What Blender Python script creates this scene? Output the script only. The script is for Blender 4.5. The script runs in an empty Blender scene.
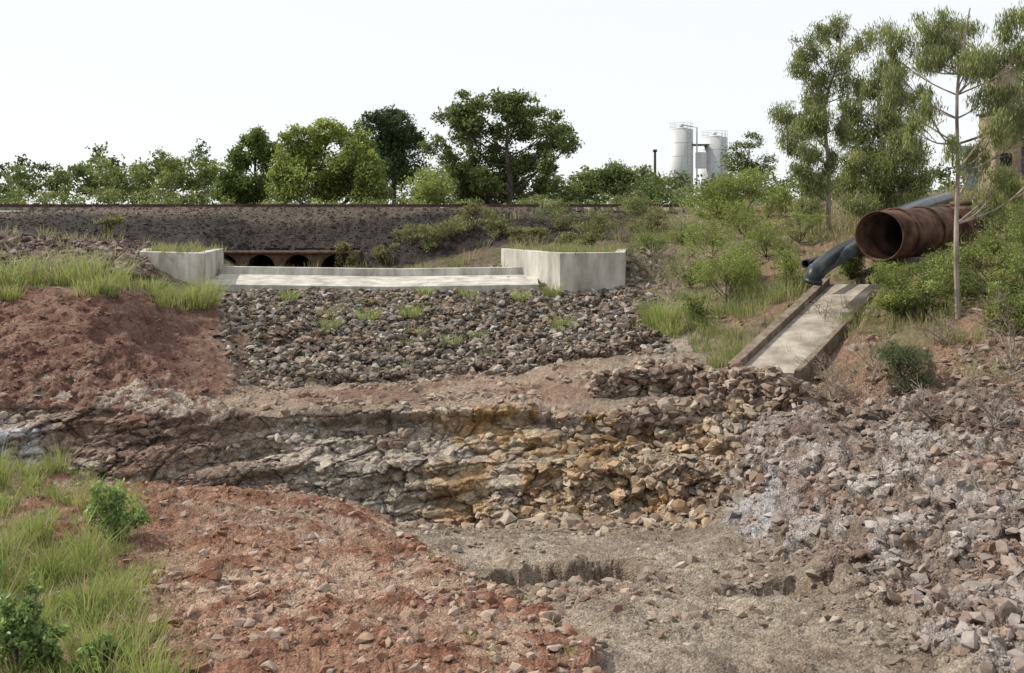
import bpy, bmesh, math, numpy as np
from mathutils import Vector
rng=np.random.default_rng(7)
F=1000.0; HY=210.0; CX=512.0
def sv(px,py,Y): return np.array([(px-CX)/F*Y, Y, (HY-py)/F*Y])   # survey bearing/elevation/distance -> metres

# ------------------------------------------------------------ noise
def h3(i,j,k,s):
    with np.errstate(over='ignore'):
        h=(i.astype(np.int64).astype(np.uint32)*np.uint32(374761393)+j.astype(np.int64).astype(np.uint32)*np.uint32(668265263)
           +k.astype(np.int64).astype(np.uint32)*np.uint32(2246822519)+np.uint32(s*3266489917%4294967296))
        h=(h^(h>>np.uint32(13)))*np.uint32(1274126177); h=(h^(h>>np.uint32(15)))*np.uint32(2246822519); h^=h>>np.uint32(16)
    return h.astype(np.float64)/4294967295.0
def vn(p,s=0):
    i=np.floor(p); f=p-i; f=f*f*(3-2*f); r=0
    for dx in (0,1):
        for dy in (0,1):
            for dz in (0,1):
                w=(f[:,0] if dx else 1-f[:,0])*(f[:,1] if dy else 1-f[:,1])*(f[:,2] if dz else 1-f[:,2])
                r=r+w*h3(i[:,0]+dx,i[:,1]+dy,i[:,2]+dz,s)
    return r
def fbm(p,o=4,s=0,g=0.5):
    r=0;a=1;t=0
    for k in range(o):
        r=r+a*vn(p*(2.03**k)+k*17.3,s+k); t+=a; a*=g
    return r/t
def voro(p,s=0):
    i=np.floor(p); n=len(p); f1=np.full(n,9.);f2=np.full(n,9.);idv=np.zeros(n)
    for dx in (-1,0,1):
        for dy in (-1,0,1):
            for dz in (-1,0,1):
                a,b,c=i[:,0]+dx,i[:,1]+dy,i[:,2]+dz
                qx=a+h3(a,b,c,s);qy=b+h3(a,b,c,s+1);qz=c+h3(a,b,c,s+2)
                d=(p[:,0]-qx)**2+(p[:,1]-qy)**2+(p[:,2]-qz)**2
                m=d<f1
                f2=np.where(m,f1,np.minimum(f2,d)); f1=np.where(m,d,f1); idv=np.where(m,h3(a,b,c,s+3),idv)
    return np.sqrt(f1),np.sqrt(f2),idv
def ss(a,b,x): t=np.clip((x-a)/(b-a),0,1); return t*t*(3-2*t)

# ------------------------------------------------------------ mesh helpers
def mk(name,V,Q,k=4,col=None,mats=(),midx=None,smooth=False,parent=None):
    V=np.asarray(V,dtype=np.float32);Q=np.asarray(Q,dtype=np.int32)
    me=bpy.data.meshes.new(name); me.vertices.add(len(V)); me.vertices.foreach_set('co',V.ravel())
    me.loops.add(Q.size); me.polygons.add(len(Q))
    me.polygons.foreach_set('loop_start',np.arange(0,Q.size,k,dtype=np.int32))
    me.loops.foreach_set('vertex_index',Q.ravel())
    me.polygons.foreach_set('use_smooth',np.full(len(Q),smooth))
    if midx is not None: me.polygons.foreach_set('material_index',np.asarray(midx,dtype=np.int32))
    me.update(calc_edges=True)
    if col is not None:
        a=me.color_attributes.new('Col','FLOAT_COLOR','POINT')
        c=np.ones((len(V),4),dtype=np.float32); c[:,:3]=col; a.data.foreach_set('color',c.ravel())
    for m in mats: me.materials.append(m)
    ob=bpy.data.objects.new(name,me); bpy.context.scene.collection.objects.link(ob)
    if parent: ob.parent=parent
    return ob
def empty(name):
    e=bpy.data.objects.new(name,None); bpy.context.scene.collection.objects.link(e); return e

# ------------------------------------------------------------ materials
def base_mat(name):
    m=bpy.data.materials.new(name); m.use_nodes=True; nt=m.node_tree
    b=nt.nodes['Principled BSDF']; return m,nt,b
def N(nt,t,**k):
    n=nt.nodes.new(t)
    for a,v in k.items():
        if a in n.inputs: n.inputs[a].default_value=v
        else: setattr(n,a,v)
    return n
def attr_mat(name,scale=8,var=(0.6,1.35),bump=0.5,bscale=40,dist=0.03,rough=0.95,grit=0):
    m,nt,b=base_mat(name); L=nt.links.new
    at=N(nt,'ShaderNodeAttribute',attribute_name='Col'); tc=N(nt,'ShaderNodeTexCoord')
    n1=N(nt,'ShaderNodeTexNoise',Scale=scale,Detail=8.0,Roughness=0.7); L(tc.outputs['Object'],n1.inputs['Vector'])
    mr=N(nt,'ShaderNodeMapRange'); mr.inputs[1].default_value=0.3; mr.inputs[2].default_value=0.7; mr.inputs[3].default_value=var[0]; mr.inputs[4].default_value=var[1]
    L(n1.outputs['Fac'],mr.inputs[0]); fac=mr.outputs[0]
    n2=N(nt,'ShaderNodeTexNoise',Scale=bscale,Detail=6.0,Roughness=0.75); L(tc.outputs['Object'],n2.inputs['Vector']); h=n2.outputs['Fac']
    if grit:
        vo=N(nt,'ShaderNodeTexVoronoi',Scale=grit); L(tc.outputs['Object'],vo.inputs['Vector'])
        sp=N(nt,'ShaderNodeSeparateColor'); L(vo.outputs['Color'],sp.inputs[0])
        m2=N(nt,'ShaderNodeMapRange'); m2.inputs[3].default_value=.72; m2.inputs[4].default_value=1.3; L(sp.outputs[0],m2.inputs[0])
        mu=N(nt,'ShaderNodeMath',operation='MULTIPLY'); L(fac,mu.inputs[0]);L(m2.outputs[0],mu.inputs[1]); fac=mu.outputs[0]
        sb=N(nt,'ShaderNodeMath',operation='SUBTRACT'); L(h,sb.inputs[0]);L(vo.outputs['Distance'],sb.inputs[1]); h=sb.outputs[0]
    vm=N(nt,'ShaderNodeVectorMath',operation='SCALE'); L(at.outputs['Color'],vm.inputs[0]); L(fac,vm.inputs['Scale'])
    L(vm.outputs[0],b.inputs['Base Color'])
    bp=N(nt,'ShaderNodeBump',Strength=bump,Distance=dist); L(h,bp.inputs['Height']); L(bp.outputs[0],b.inputs['Normal'])
    b.inputs['Roughness'].default_value=rough; b.inputs['Specular IOR Level'].default_value=0.15
    return m
def leaf_mat(name,tr=0.35):
    m=bpy.data.materials.new(name); m.use_nodes=True; nt=m.node_tree; nt.nodes.clear(); L=nt.links.new
    at=N(nt,'ShaderNodeAttribute',attribute_name='Col'); o=N(nt,'ShaderNodeOutputMaterial')
    d=N(nt,'ShaderNodeBsdfPrincipled',Roughness=0.5); d.inputs['Specular IOR Level'].default_value=0.4
    t=N(nt,'ShaderNodeBsdfTranslucent'); x=N(nt,'ShaderNodeMixShader'); x.inputs[0].default_value=tr
    L(at.outputs['Color'],d.inputs['Base Color']); L(at.outputs['Color'],t.inputs['Color'])
    L(d.outputs[0],x.inputs[1]); L(t.outputs[0],x.inputs[2]); L(x.outputs[0],o.inputs[0]); return m
def noise_mat(name,c1,c2,scale=3,rough=0.85,metal=0,bump=0.3,bscale=30,stretch=(1,1,1),lo=0.35,hi=0.65,c3=None):
    m,nt,b=base_mat(name); L=nt.links.new
    tc=N(nt,'ShaderNodeTexCoord'); mp=N(nt,'ShaderNodeMapping'); mp.inputs['Scale'].default_value=stretch
    L(tc.outputs['Object'],mp.inputs[0])
    n1=N(nt,'ShaderNodeTexNoise',Scale=scale,Detail=9.0,Roughness=0.65); L(mp.outputs[0],n1.inputs['Vector'])
    cr=N(nt,'ShaderNodeValToRGB'); e=cr.color_ramp.elements; e[0].position=lo;e[1].position=hi; e[0].color=(*c1,1);e[1].color=(*c2,1)
    if c3: q=cr.color_ramp.elements.new((lo+hi)/2); q.color=(*c3,1)
    L(n1.outputs['Fac'],cr.inputs[0]); L(cr.outputs[0],b.inputs['Base Color'])
    n2=N(nt,'ShaderNodeTexNoise',Scale=bscale,Detail=6.0); L(tc.outputs['Object'],n2.inputs['Vector'])
    bp=N(nt,'ShaderNodeBump',Strength=bump,Distance=0.02); L(n2.outputs['Fac'],bp.inputs['Height']); L(bp.outputs[0],b.inputs['Normal'])
    b.inputs['Roughness'].default_value=rough; b.inputs['Metallic'].default_value=metal; b.inputs['Specular IOR Level'].default_value=0.25
    return m
M_ground=attr_mat('ground_soil',5,(0.6,1.3),0.9,40,0.035,grit=34)
M_rock=attr_mat('stone',9,(0.65,1.25),0.5,30,0.02)
M_leaf=leaf_mat('leaf',.42); M_grass=leaf_mat('grass_blade',0.45)
M_bark=noise_mat('bark',(0.12,0.09,0.07),(0.36,0.31,0.26),6,stretch=(1,1,0.25))
M_bark_d=noise_mat('bark_dark',(0.03,0.025,0.02),(0.11,0.09,0.07),6,stretch=(1,1,0.25))
M_conc=noise_mat('concrete',(0.27,0.25,0.215),(0.54,0.52,0.47),1.8,stretch=(1,1,0.3),bump=0.2)
M_conc_d=noise_mat('weathered_concrete',(0.17,0.145,0.115),(0.38,0.34,0.285),1.8,bump=0.3)
M_kerb=noise_mat('stained_kerb',(0.1,0.075,0.055),(0.24,0.19,0.15),4,bump=0.3)
M_rust=noise_mat('rusty_steel',(0.03,0.017,0.012),(0.16,0.085,0.052),2.2,rough=0.8,bump=0.3,c3=(0.08,0.042,0.028))
M_pipe=noise_mat('grey_poly_pipe',(0.035,0.042,0.05),(0.1,0.115,0.125),3,rough=0.4)
M_dark=noise_mat('black_poly_pipe',(0.01,0.012,0.014),(0.035,0.04,0.045),3,rough=0.4)
M_white=noise_mat('painted_steel_white',(0.42,0.42,0.43),(0.56,0.57,0.59),0.5,rough=0.5,stretch=(1,1,0.15),bump=0.05)
M_rail=noise_mat('rail_steel',(0.04,0.03,0.025),(0.12,0.08,0.06),2)
M_brick=noise_mat('culvert_brick',(0.07,0.04,0.03),(0.2,0.12,0.085),4)
M_tan=noise_mat('tan_cladding',(0.18,0.14,0.1),(0.3,0.24,0.17),0.6)
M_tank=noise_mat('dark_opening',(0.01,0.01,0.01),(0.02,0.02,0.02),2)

# ------------------------------------------------------------ terrain control survey  R1..R12 : (py, Y)
C={
0:[(673,9.5),(590,12),(482,16.5),(505,18),(478,19.5),(438,20.0),(404,20.9),(350,23),(292,25.5),(272,29),(236,40),(212,52)],
100:[(673,9.5),(590,12),(495,16.5),(520,18),(500,19.5),(455,20.1),(404,21.0),(350,23.2),(290,26),(268,30),(245,42),(207,52)],
200:[(673,9.5),(590,12),(497,16.5),(527,18.2),(500,19.8),(462,20.3),(420,21.2),(378,25),(305,31),(272,37),(250,44),(206,52)],
250:[(673,9.5),(590,12.1),(500,16.5),(530,18.4),(508,20),(460,20.5),(414,21.5),(384,25.8),(291,33.9),(286,37.5),(268,46),(206,52)],
300:[(673,9.5),(590,12.2),(505,16.5),(532,18.5),(514,20),(460,20.5),(410,21.5),(384,26),(291,34),(286,37.5),(270,46),(206,52)],
400:[(673,9.3),(600,12),(532,16),(534,18.5),(526,20),(460,20.5),(406,21.5),(380,27),(290,34.2),(286,37.5),(268,46),(206,52)],
512:[(673,9.3),(600,12),(546,15.5),(530,18),(522,19.5),(462,20.1),(404,21.4),(368,28),(289,34.3),(270,38),(245,46),(207,52)],
600:[(673,9.2),(600,11.7),(548,15),(532,17.5),(522,19),(465,19.7),(412,20.9),(356,28),(292,34.3),(258,38),(238,46),(208,53)],
700:[(673,9.2),(600,11.7),(556,14.3),(535,16.7),(518,18.5),(462,19.3),(408,20.9),(348,27),(300,32),(255,38),(232,45),(208,54)],
800:[(673,9.2),(605,11.4),(560,13.3),(500,15.2),(450,17),(422,18.5),(396,20.2),(368,22),(300,27),(250,34),(224,42),(203,55)],
900:[(673,9.1),(612,10.6),(540,12.3),(490,14),(450,15.5),(420,17),(395,18.5),(350,20.5),(290,24),(250,29),(215,38),(195,50)],
1024:[(673,8.5),(600,9.8),(530,11.2),(480,12.7),(440,14),(410,15.5),(380,17),(330,19.5),(275,23),(230,28),(202,36),(185,48)],
1300:[(640,8.2),(560,9.6),(490,11),(440,12.4),(400,14),(370,15.5),(345,17),(300,19.5),(250,23),(212,28),(190,36),(180,48)],
}
C[-160]=[(p,y) for p,y in C[0]]; C[-700]=[(p-25,y) for p,y in C[0]]; C[1700]=[(p-25,y) for p,y in C[1300]]
xs=sorted(C); NR=16
ctlY=np.zeros((len(xs),NR));ctlZ=np.zeros((len(xs),NR))
for i,x in enumerate(xs):
    rows=[(2.0,-3.9),(5.5,-4.15)]+[(y,(HY-p)/F*y) for p,y in C[x]]
    z12=rows[-1][1]
    rows+=[(100,-1.0+0.6*max(z12-0.2,0)),(3500,-4.0)]
    for j,(y,z) in enumerate(rows): ctlY[i,j]=y;ctlZ[i,j]=z
ua=np.concatenate([np.linspace(-700,-10,90,endpoint=False),np.linspace(-10,1034,800),np.linspace(1034,1700,80)[1:]])
cnt=[6,24,85,85,50,36,84,84,50,62,26,32,36,26,14]
va=np.concatenate([np.linspace(k-1,k,c,endpoint=False) for k,c in enumerate(cnt)]+[[14.0]])
U,Vv=np.meshgrid(ua,va,indexing='ij'); nu,nv=U.shape
pu=np.stack([U.ravel()/70,Vv.ravel()*1.1,np.zeros(U.size)],1)
wu=(fbm(pu,3,11)-0.5).reshape(U.shape); wv=(fbm(pu,3,23)-0.5).reshape(U.shape); wh=(fbm(pu*4.3,4,29)-0.5).reshape(U.shape)
calm=1-ss(8.3,8.8,Vv)*(1-ss(12.5,13,Vv))*0.9
rimc=1-.6*ss(5.5,6.5,Vv)*(1-ss(7.2,7.8,Vv))
Uw=np.clip(U+wu*80*calm,-700,1700); Vw=np.clip(Vv+(wv*0.8*rimc+wh*.12)*calm*ss(0.3,1.5,Vv),-1,14)
iu=np.clip(np.searchsorted(xs,Uw,side='right')-1,0,len(xs)-2); xa=np.array(xs,float)
fu=(Uw-xa[iu])/(xa[iu+1]-xa[iu]); fu=fu*0.5+0.5*fu*fu*(3-2*fu)
r=np.clip(Vw+1,0,NR-1-1e-6); jv=r.astype(int); fv=r-jv
def bil(T): return (T[iu,jv]*(1-fu)+T[iu+1,jv]*fu)*(1-fv)+(T[iu,jv+1]*(1-fu)+T[iu+1,jv+1]*fu)*fv
GY=bil(ctlY);GZ=bil(ctlZ)
def blur(A,n):
    for _ in range(n):
        B=A.copy(); B[1:-1]=(A[:-2]+2*A[1:-1]+A[2:])/4; A=B; B=A.copy(); B[:,1:-1]=(A[:,:-2]+2*A[:,1:-1]+A[:,2:])/4; A=B
    return A
GY[:,:-30]=blur(GY,4)[:,:-30];GZ=blur(GZ,4)
GX=(U-CX)/F*GY
edge=np.interp(Vv,[0,1,1.6,2,2.5,3,3.4],[640,600,535,490,435,370,300])+wu*60+wh*45
lip=ss(-9,13,edge-U)*(1-ss(3.0,3.6,Vv))
GZ=GZ+0.2*lip*ss(-0.5,1,Vv)
def dent(cx,cy,rx,ry,dep):
    global GZ
    d=((GX-cx)/rx)**2+((GY-cy)/ry)**2 + wu*2.0+wh*.8
    GZ=GZ-dep*(1-ss(0.5,1.0,d))*(0.1+0.9*ss(-1.3,0.15,(GY-cy)/ry+wu*1.2))
c=sv(555,566,13.4); dent(c[0],c[1]-0.2,1.05,0.85,0.5)
c=sv(800,588,12.2); dent(c[0],c[1]-.1,1.1,0.6,0.2)
chA,chB,chC,chD=sv(738,371,21.2),sv(794,373,20.9),sv(880,284,26.0),sv(830,284,26.8)
P=np.stack([GX,GY,GZ],-1)
def normals(P):
    du=np.gradient(P,axis=0);dv=np.gradient(P,axis=1); n=np.cross(du,dv); n/= np.linalg.norm(n,axis=2,keepdims=True)+1e-9
    n[n[...,2]<0]*=-1; return n
Nn=normals(P)
p3=P.reshape(-1,3)
u=U.ravel();v=Vv.ravel();WH=wh.ravel();WV=wv.ravel();uw=u+wu.ravel()*60+WH*25;vw=v+WV*0.8*rimc.ravel()+WH*.2
slopeE=np.interp(v,[0,1,2,3,4,5,6,7],[1000,955,880,800,722,700,740,780])+wu.ravel()*60+WH*50
scree=ss(-15,25,u-slopeE)*(1-ss(6.6,8.2,vw)); 
scour=ss(4.7,5.0,vw)*(1-ss(6.9,7.1,vw))*(1-scree)
gab=ss(7.95,8.05,v)*(1-ss(9.0,9.1,v))*ss(215,245,uw+WH*60)*(1-ss(630,670,uw+WH*60))
leftbank=ss(6.8,7.1,vw)*(1-ss(9.1,9.4,vw))*(1-ss(190,250,uw+WH*60))
emb=ss(10.9,11.1,v)*(1-ss(12.4,12.9,v))*(1-ss(600,680,uw))
mound=lip.ravel()*(1-ss(3.0,3.4,v))
far=ss(12.5,13,v)
nf=fbm(p3*0.8,5,3); nm=fbm(p3*3.0,5,5); nf2=fbm(p3*12,3,9)
ca,sa=math.cos(.1),math.sin(.1)
q=np.stack([p3[:,0]*ca+p3[:,2]*sa,p3[:,1],-p3[:,0]*sa+p3[:,2]*ca],1)
s1a,s1b,id1=voro(q*np.array([1.1,.7,2.0])+nm[:,None]*0.8,31)
s2a,s2b,id2=voro(q*np.array([3.4,2.0,5.5])+nm[:,None]*1.0,41)
s3a,s3b,id3=voro(p3*13.,51)
bed=fbm(q*np.array([.45,.3,4.2])+nf[:,None]*1.6,3,61)
bed2=vn(q*np.array([1.4,.9,15.])+nm[:,None]*2.2,66)
frac=ss(0.0,0.14,s2b-s2a)
frac1=ss(0.0,0.08,s1b-s1a)
disp=0.03*(nm-0.5)*3+0.012*(nf2-0.5)
crumb=1+1.2*ss(520,680,uw)
steps=(bed-0.5)*0.62+(id1-0.5)*0.20+(id2-0.5)*0.075*crumb+(bed2-.5)*.04+(frac-1)*.03+(frac1-1)*.05+(nf-.5)*.55+(nm-.5)*.2*crumb
recess=-0.34*ss(5.9,6.35,vw)*(1-ss(6.72,6.9,vw))*ss(180,300,uw)*(1-ss(640,740,uw))
disp=disp+scour*(steps+recess)
disp=disp+scree*((id2-0.5)*0.10+(id3-0.5)*0.05+(nf-0.5)*0.6+(nm-.5)*0.4+(nf2-.5)*.05)
disp=disp+mound*((id3-0.5)*0.03+(nm-0.5)*0.16)
disp=disp+leftbank*((id3-0.5)*0.02+(nm-0.5)*0.13+(nf-.5)*.4)
mid=ss(6.9,7.3,v)*(1-ss(7.9,8.1,v)); disp=disp+mid*((nm-0.5)*0.16+(id3-.5)*0.03)
sand=(1-mound)*(1-scree)*(1-ss(4.5,5,v))*ss(0,0.5,v); disp=disp+sand*((nf-.5)*0.3+(id3-.5)*0.015+(nm-.5)*.10)
disp=disp+gab*(nm-.5)*0.4
disp=disp+ss(9.2,10,v)*(1-ss(12.6,13,v))*(nm-0.5)*0.3
disp*= (1-far)*ss(-1,0.5,v)
weirz=ss(8.75,8.95,v)*(1-ss(9.6,10,v))*ss(225,240,u)*(1-ss(520,560,u)); disp*=1-weirz
Nd=Nn.reshape(-1,3).copy(); hn=Nd.copy(); hn[:,2]*=.25; hn/=np.linalg.norm(hn,axis=1)[:,None]+1e-9
Nd=Nd*(1-scour[:,None]*.8)+hn*scour[:,None]*.8
P=(p3+Nd*disp[:,None])
ctr=(chA+chB)/2; cte=(chC+chD)/2
rel_=P[:,:2]-ctr[:2]; dl=(cte-ctr)[:2]; Lh=np.linalg.norm(dl); dl=dl/Lh; sl=rel_@dl; sp_=rel_@np.array([-dl[1],dl[0]]); zz=ctr[2]+(cte[2]-ctr[2])*sl/Lh
m=(sl>-1.2)&(sl<Lh+.3)&(np.abs(sp_)<1.0); P[:,2]=np.where(m,np.minimum(P[:,2],zz-.12-np.where(sl<0,.25,0)),P[:,2])
P=P.reshape(nu,nv,3)
Nn=normals(P)
def mixc(c,t,w): return c*(1-w[:,None])+np.asarray(t)*w[:,None]
def flat(c): return np.tile(np.array(c),(len(p3),1))
big=fbm(p3*0.35,4,71)
col=flat([0.26,0.21,0.165])
col=mixc(col,(0.33,0.28,0.225),ss(.45,.65,nf)*0.7); col=mixc(col,(0.16,0.12,0.09),ss(.48,.66,nm)*0.6)
rc=flat([0.265,0.152,0.104]); rc=mixc(rc,(0.34,0.25,0.19),ss(.4,.62,nf)*.85); rc=mixc(rc,(0.19,0.09,0.058),ss(.5,.66,nm))
col=mixc(col,0,mound)+rc*mound[:,None]
sc=mixc(flat([0.31,0.245,0.19]),(.19,.135,.1),ss(.45,.6,bed)*.6)
cream=ss(.38,.54,fbm(p3*np.array([.9,.9,2.2]),4,81)*0.6+id1*0.3+id2*.12)
sc=mixc(sc,(0.48,0.43,0.365),cream*ss(230,330,uw)*(1-ss(440,520,uw))*0.9)
sc=mixc(sc,(0.40,0.35,0.295),cream*0.55)
sc=mixc(sc,(0.21,0.11,0.075),ss(.5,.75,id1)*ss(.42,.55,nf)*0.65)
och=ss(390,460,uw)*(1-ss(750,800,uw))*ss(.40,.58,fbm(p3*np.array([1.1,1.1,1.8]),5,91)*0.75+id2*0.2+.02)
och=np.where((v>4.6)&(v<7.1),och,0)
sc=mixc(sc,(0.37,0.235,0.1),och*0.8); sc=mixc(sc,(0.24,0.13,0.065),och*ss(.5,.7,bed2)*0.5); sc=mixc(sc,(.46,.4,.31),och*ss(.65,.95,id2)*.75)
pale=(1-ss(30,90,uw))*ss(4.6,5.1,v)*(1-ss(6.2,6.8,v)); sc=mixc(sc,(0.45,0.45,0.46),pale*ss(.42,.52,nm))
sc=mixc(sc,(0.16,0.075,0.055),ss(40,80,uw)*(1-ss(180,260,uw))*ss(5.6,6.0,v)*0.5)
sc*=(0.82+.32*bed2)[:,None]; sc*=(0.66+0.34*frac)[:,None]; sc*=(0.65+0.35*frac1)[:,None]
col=mixc(col,0,scour)+sc*scour[:,None]
sr=flat([0.235,0.185,0.152]); sr=mixc(sr,(0.39,0.36,0.34),ss(.50,.64,nf*0.6+id2*0.4)*0.75*(1-ss(5.5,7,vw))); sr=mixc(sr,(0.2,0.125,0.095),ss(.5,.66,fbm(p3*1.1,4,99))*.75)
blu=ss(690,730,uw)*(1-ss(760,820,uw))*ss(3.2,3.6,v)*(1-ss(4.4,5,v)); sr=mixc(sr,(0.42,0.42,0.43),blu*ss(.42,.55,nm)*.8)
sr*=(0.6+0.4*frac)[:,None]; col=mixc(col,0,scree)+sr*scree[:,None]
up=ss(6.5,7.6,vw)*ss(690,760,uw)*(1-far); uc=mixc(flat([0.2,0.13,0.092]),(0.15,0.125,0.07),ss(.45,.6,nf)); col=mixc(col,0,up)+uc*up[:,None]
m2=ss(6.9,7.2,vw)*(1-ss(7.9,8.1,v))*(1-ss(560,640,uw))*(1-leftbank); mc=mixc(flat([0.28,0.215,0.165]),(.2,.13,.095),ss(.45,.6,nf)); col=mixc(col,0,m2)+mc*m2[:,None]
col=mixc(col,(0.07,0.057,0.046),gab)
lb=mixc(flat([0.155,0.082,0.06]),(.22,.135,.1),ss(.4,.65,nm)); lb=mixc(lb,(0.40,0.34,0.28),ss(.47,.58,nf*0.6+id2*.4)*(1-ss(7.4,7.9,vw))*ss(30,60,uw)*.9); col=mixc(col,0,leftbank)+lb*leftbank[:,None]
bk=ss(9.1,9.5,v)*(1-ss(660,720,uw)); bc=mixc(flat([0.14,0.105,0.075]),(.1,.11,.04),ss(.45,.6,nf)); col=mixc(col,0,bk)+bc*bk[:,None]
ec=mixc(flat([0.045,0.036,0.032]),(.13,.105,.085),ss(11.65,11.85,v+WV*.5)); col=mixc(col,0,emb)+ec*emb[:,None]
col=mixc(col,(0.1,0.105,0.04),far)
col*=(0.82+0.36*id3)[:,None]; col*=(0.72+0.55*big)[:,None]
Pf=P.reshape(-1,3)
I=np.arange(nu*nv).reshape(nu,nv)
Q=np.stack([I[:-1,:-1],I[1:,:-1],I[1:,1:],I[:-1,1:]],-1).reshape(-1,4)
mk('ground',Pf,Q,4,np.clip(col,0.01,.8),(M_ground,),smooth=True)
PX=CX+F*P[...,0]/P[...,1]; PY=HY-F*P[...,2]/P[...,1]
def gi(uu,v2):
    a=np.clip(np.searchsorted(ua,uu),0,nu-1);b=np.clip(np.searchsorted(va,v2),0,nv-1); return a,b
def gp(px,py,lo=0,hi=13):
    a=np.clip(np.searchsorted(ua,px),0,nu-1); b0,b1=np.searchsorted(va,[lo,hi]); b=b0+np.argmin(np.abs(PY[a,b0:b1]-py)); return P[a,b].copy()
def gxy(X,Y):
    a=np.clip(np.searchsorted(ua,CX+F*X/Y),0,nu-1); b=np.argmin(np.abs(P[a,:,1]-Y)); return P[a,b].copy()

# ------------------------------------------------------------ stones
def hull(k,seed):
    r=np.random.default_rng(seed); bm=bmesh.new(); sc=np.array([1,r.uniform(.6,1),r.uniform(.35,.75)])
    for _ in range(k):
        d=r.normal(size=3);d/=np.linalg.norm(d); bm.verts.new(d*sc*r.uniform(.85,1.1))
    res=bmesh.ops.convex_hull(bm,input=bm.verts); bmesh.ops.delete(bm,geom=[g for g in res['geom_interior'] if isinstance(g,bmesh.types.BMVert)],context='VERTS')
    bmesh.ops.triangulate(bm,faces=bm.faces); bm.verts.ensure_lookup_table(); bm.verts.index_update()
    V=np.array([x.co[:] for x in bm.verts]);T=np.array([[x.index for x in f.verts] for f in bm.faces]); bm.free(); return V,T
protos=[hull(11+s%6,s+100) for s in range(18)]
def rotm(n):
    qn=rng.normal(size=(n,4));qn/=np.linalg.norm(qn,axis=1)[:,None];w,x,y,z=qn.T
    return np.stack([np.stack([1-2*(y*y+z*z),2*(x*y-z*w),2*(x*z+y*w)],-1),np.stack([2*(x*y+z*w),1-2*(x*x+z*z),2*(y*z-x*w)],-1),np.stack([2*(x*z-y*w),2*(y*z+x*w),1-2*(x*x+y*y)],-1)],1)
def stones(name,pos,size,pal,sink=0.2,sharecol=None,share=.5):
    n=len(pos); pid=rng.integers(0,len(protos),n); R=rotm(n); Vs=[];Ts=[];Cs=[];o=0
    pal=np.array(pal); cc=pal[rng.integers(0,len(pal),n)]*rng.uniform(.7,1.25,(n,1))
    if sharecol is not None: cc=cc*(1-share)+sharecol*share
    pos=pos+np.stack([0*size,0*size,size*(0.35-sink)],-1)
    for k,(pv,pt) in enumerate(protos):
        s=np.where(pid==k)[0]
        if len(s)==0: continue
        vv=np.einsum('nij,kj->nki',R[s],pv)*size[s][:,None,None]; vv[...,2]*=0.75; vv+=pos[s][:,None,:]
        Vs.append(vv.reshape(-1,3)); Ts.append((pt[None]+(np.arange(len(s))*len(pv))[:,None,None]+o).reshape(-1,3)); Cs.append(np.repeat(cc[s],len(pv),0)); o+=len(s)*len(pv)
    return mk(name,np.concatenate(Vs),np.concatenate(Ts),3,np.clip(np.concatenate(Cs),0.01,.8),(M_rock,))
colg=col.reshape(nu,nv,3)
def spots(n,u0,u1,v0,v1,mask=None,clump=0):
    uu=rng.uniform(u0,u1,n);v2=rng.uniform(v0,v1,n); a,b=gi(uu,v2)
    if mask is not None:
        k=rng.random(n)<mask.reshape(nu,nv)[a,b]; a,b=a[k],b[k]
    if clump:
        f=fbm(P[a,b]*clump,3,201); k=rng.random(len(a))<ss(.4,.62,f); a,b=a[k],b[k]
    ps=P[a,b]+rng.normal(size=(len(a),3))*np.array([.02,.02,0]); return ps,colg[a,b]
def sz(n,lo,hi,p=3): return lo+(hi-lo)*rng.random(n)**p
p,cg=spots(34000,-200,640,0.2,3.5,mound,0); stones('red_gravel',p,sz(len(p),.008,.11,14),[(.28,.165,.115),(.38,.29,.22),(.19,.1,.065),(.42,.37,.32)],.25,cg)
lipm=ss(0.05,.3,lip.ravel())*(1-ss(.7,.98,lip.ravel()))
p,cg=spots(26000,250,680,0.3,3.4,lipm); stones('edge_rubble',p,sz(len(p),.015,.13,4),[(.26,.155,.11),(.33,.25,.2),(.17,.09,.06)],.3,cg)
p,cg=spots(16000,300,980,0.2,5,sand,1.2); stones('sand_bed_pebbles',p,sz(len(p),.008,.11,10),[(.26,.21,.17),(.36,.32,.27),(.18,.14,.11)],.25,cg)
c=sv(560,605,12); pp=[]
for _ in range(900):
    a=rng.normal(size=2); pp.append(gxy(c[0]+a[0]*.9,c[1]+a[1]*.7))
stones('sand_bed_rubble',np.array(pp),sz(900,.012,.12,5),[(.26,.21,.17),(.34,.26,.2),(.2,.13,.1)],.25)
p,cg=spots(50000,660,1300,0.2,7.6,scree,0); stones('rock_scree',p,sz(len(p),.012,.15,10),[(.27,.21,.175),(.39,.36,.34),(.19,.125,.095),(.32,.27,.23)],.35,cg,.6)
p,cg=spots(9000,-160,790,4.3,7.1,None,1.1); stones('fallen_rock',p,sz(len(p),.02,.2,10),[(.28,.22,.17),(.4,.35,.28),(.19,.12,.09)],.35,cg,.75)
p,cg=spots(1100,150,760,4.5,5.15,None); stones('boulders',p,sz(len(p),.05,.28,4),[(.27,.21,.16),(.38,.33,.27),(.18,.12,.09),(.3,.21,.13)],.3,cg,.3)
p,cg=spots(1500,560,760,5.0,7.0,scour); stones('broken_rock',p,sz(len(p),.05,.22,3),[(.28,.22,.17),(.38,.33,.27),(.3,.2,.11)],.35,cg,.6)
p,cg=spots(6000,200,700,6.9,8,m2,1.5); stones('loose_stone',p,sz(len(p),.02,.2,6),[(.25,.19,.15),(.36,.3,.25)],.25,cg)
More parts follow.
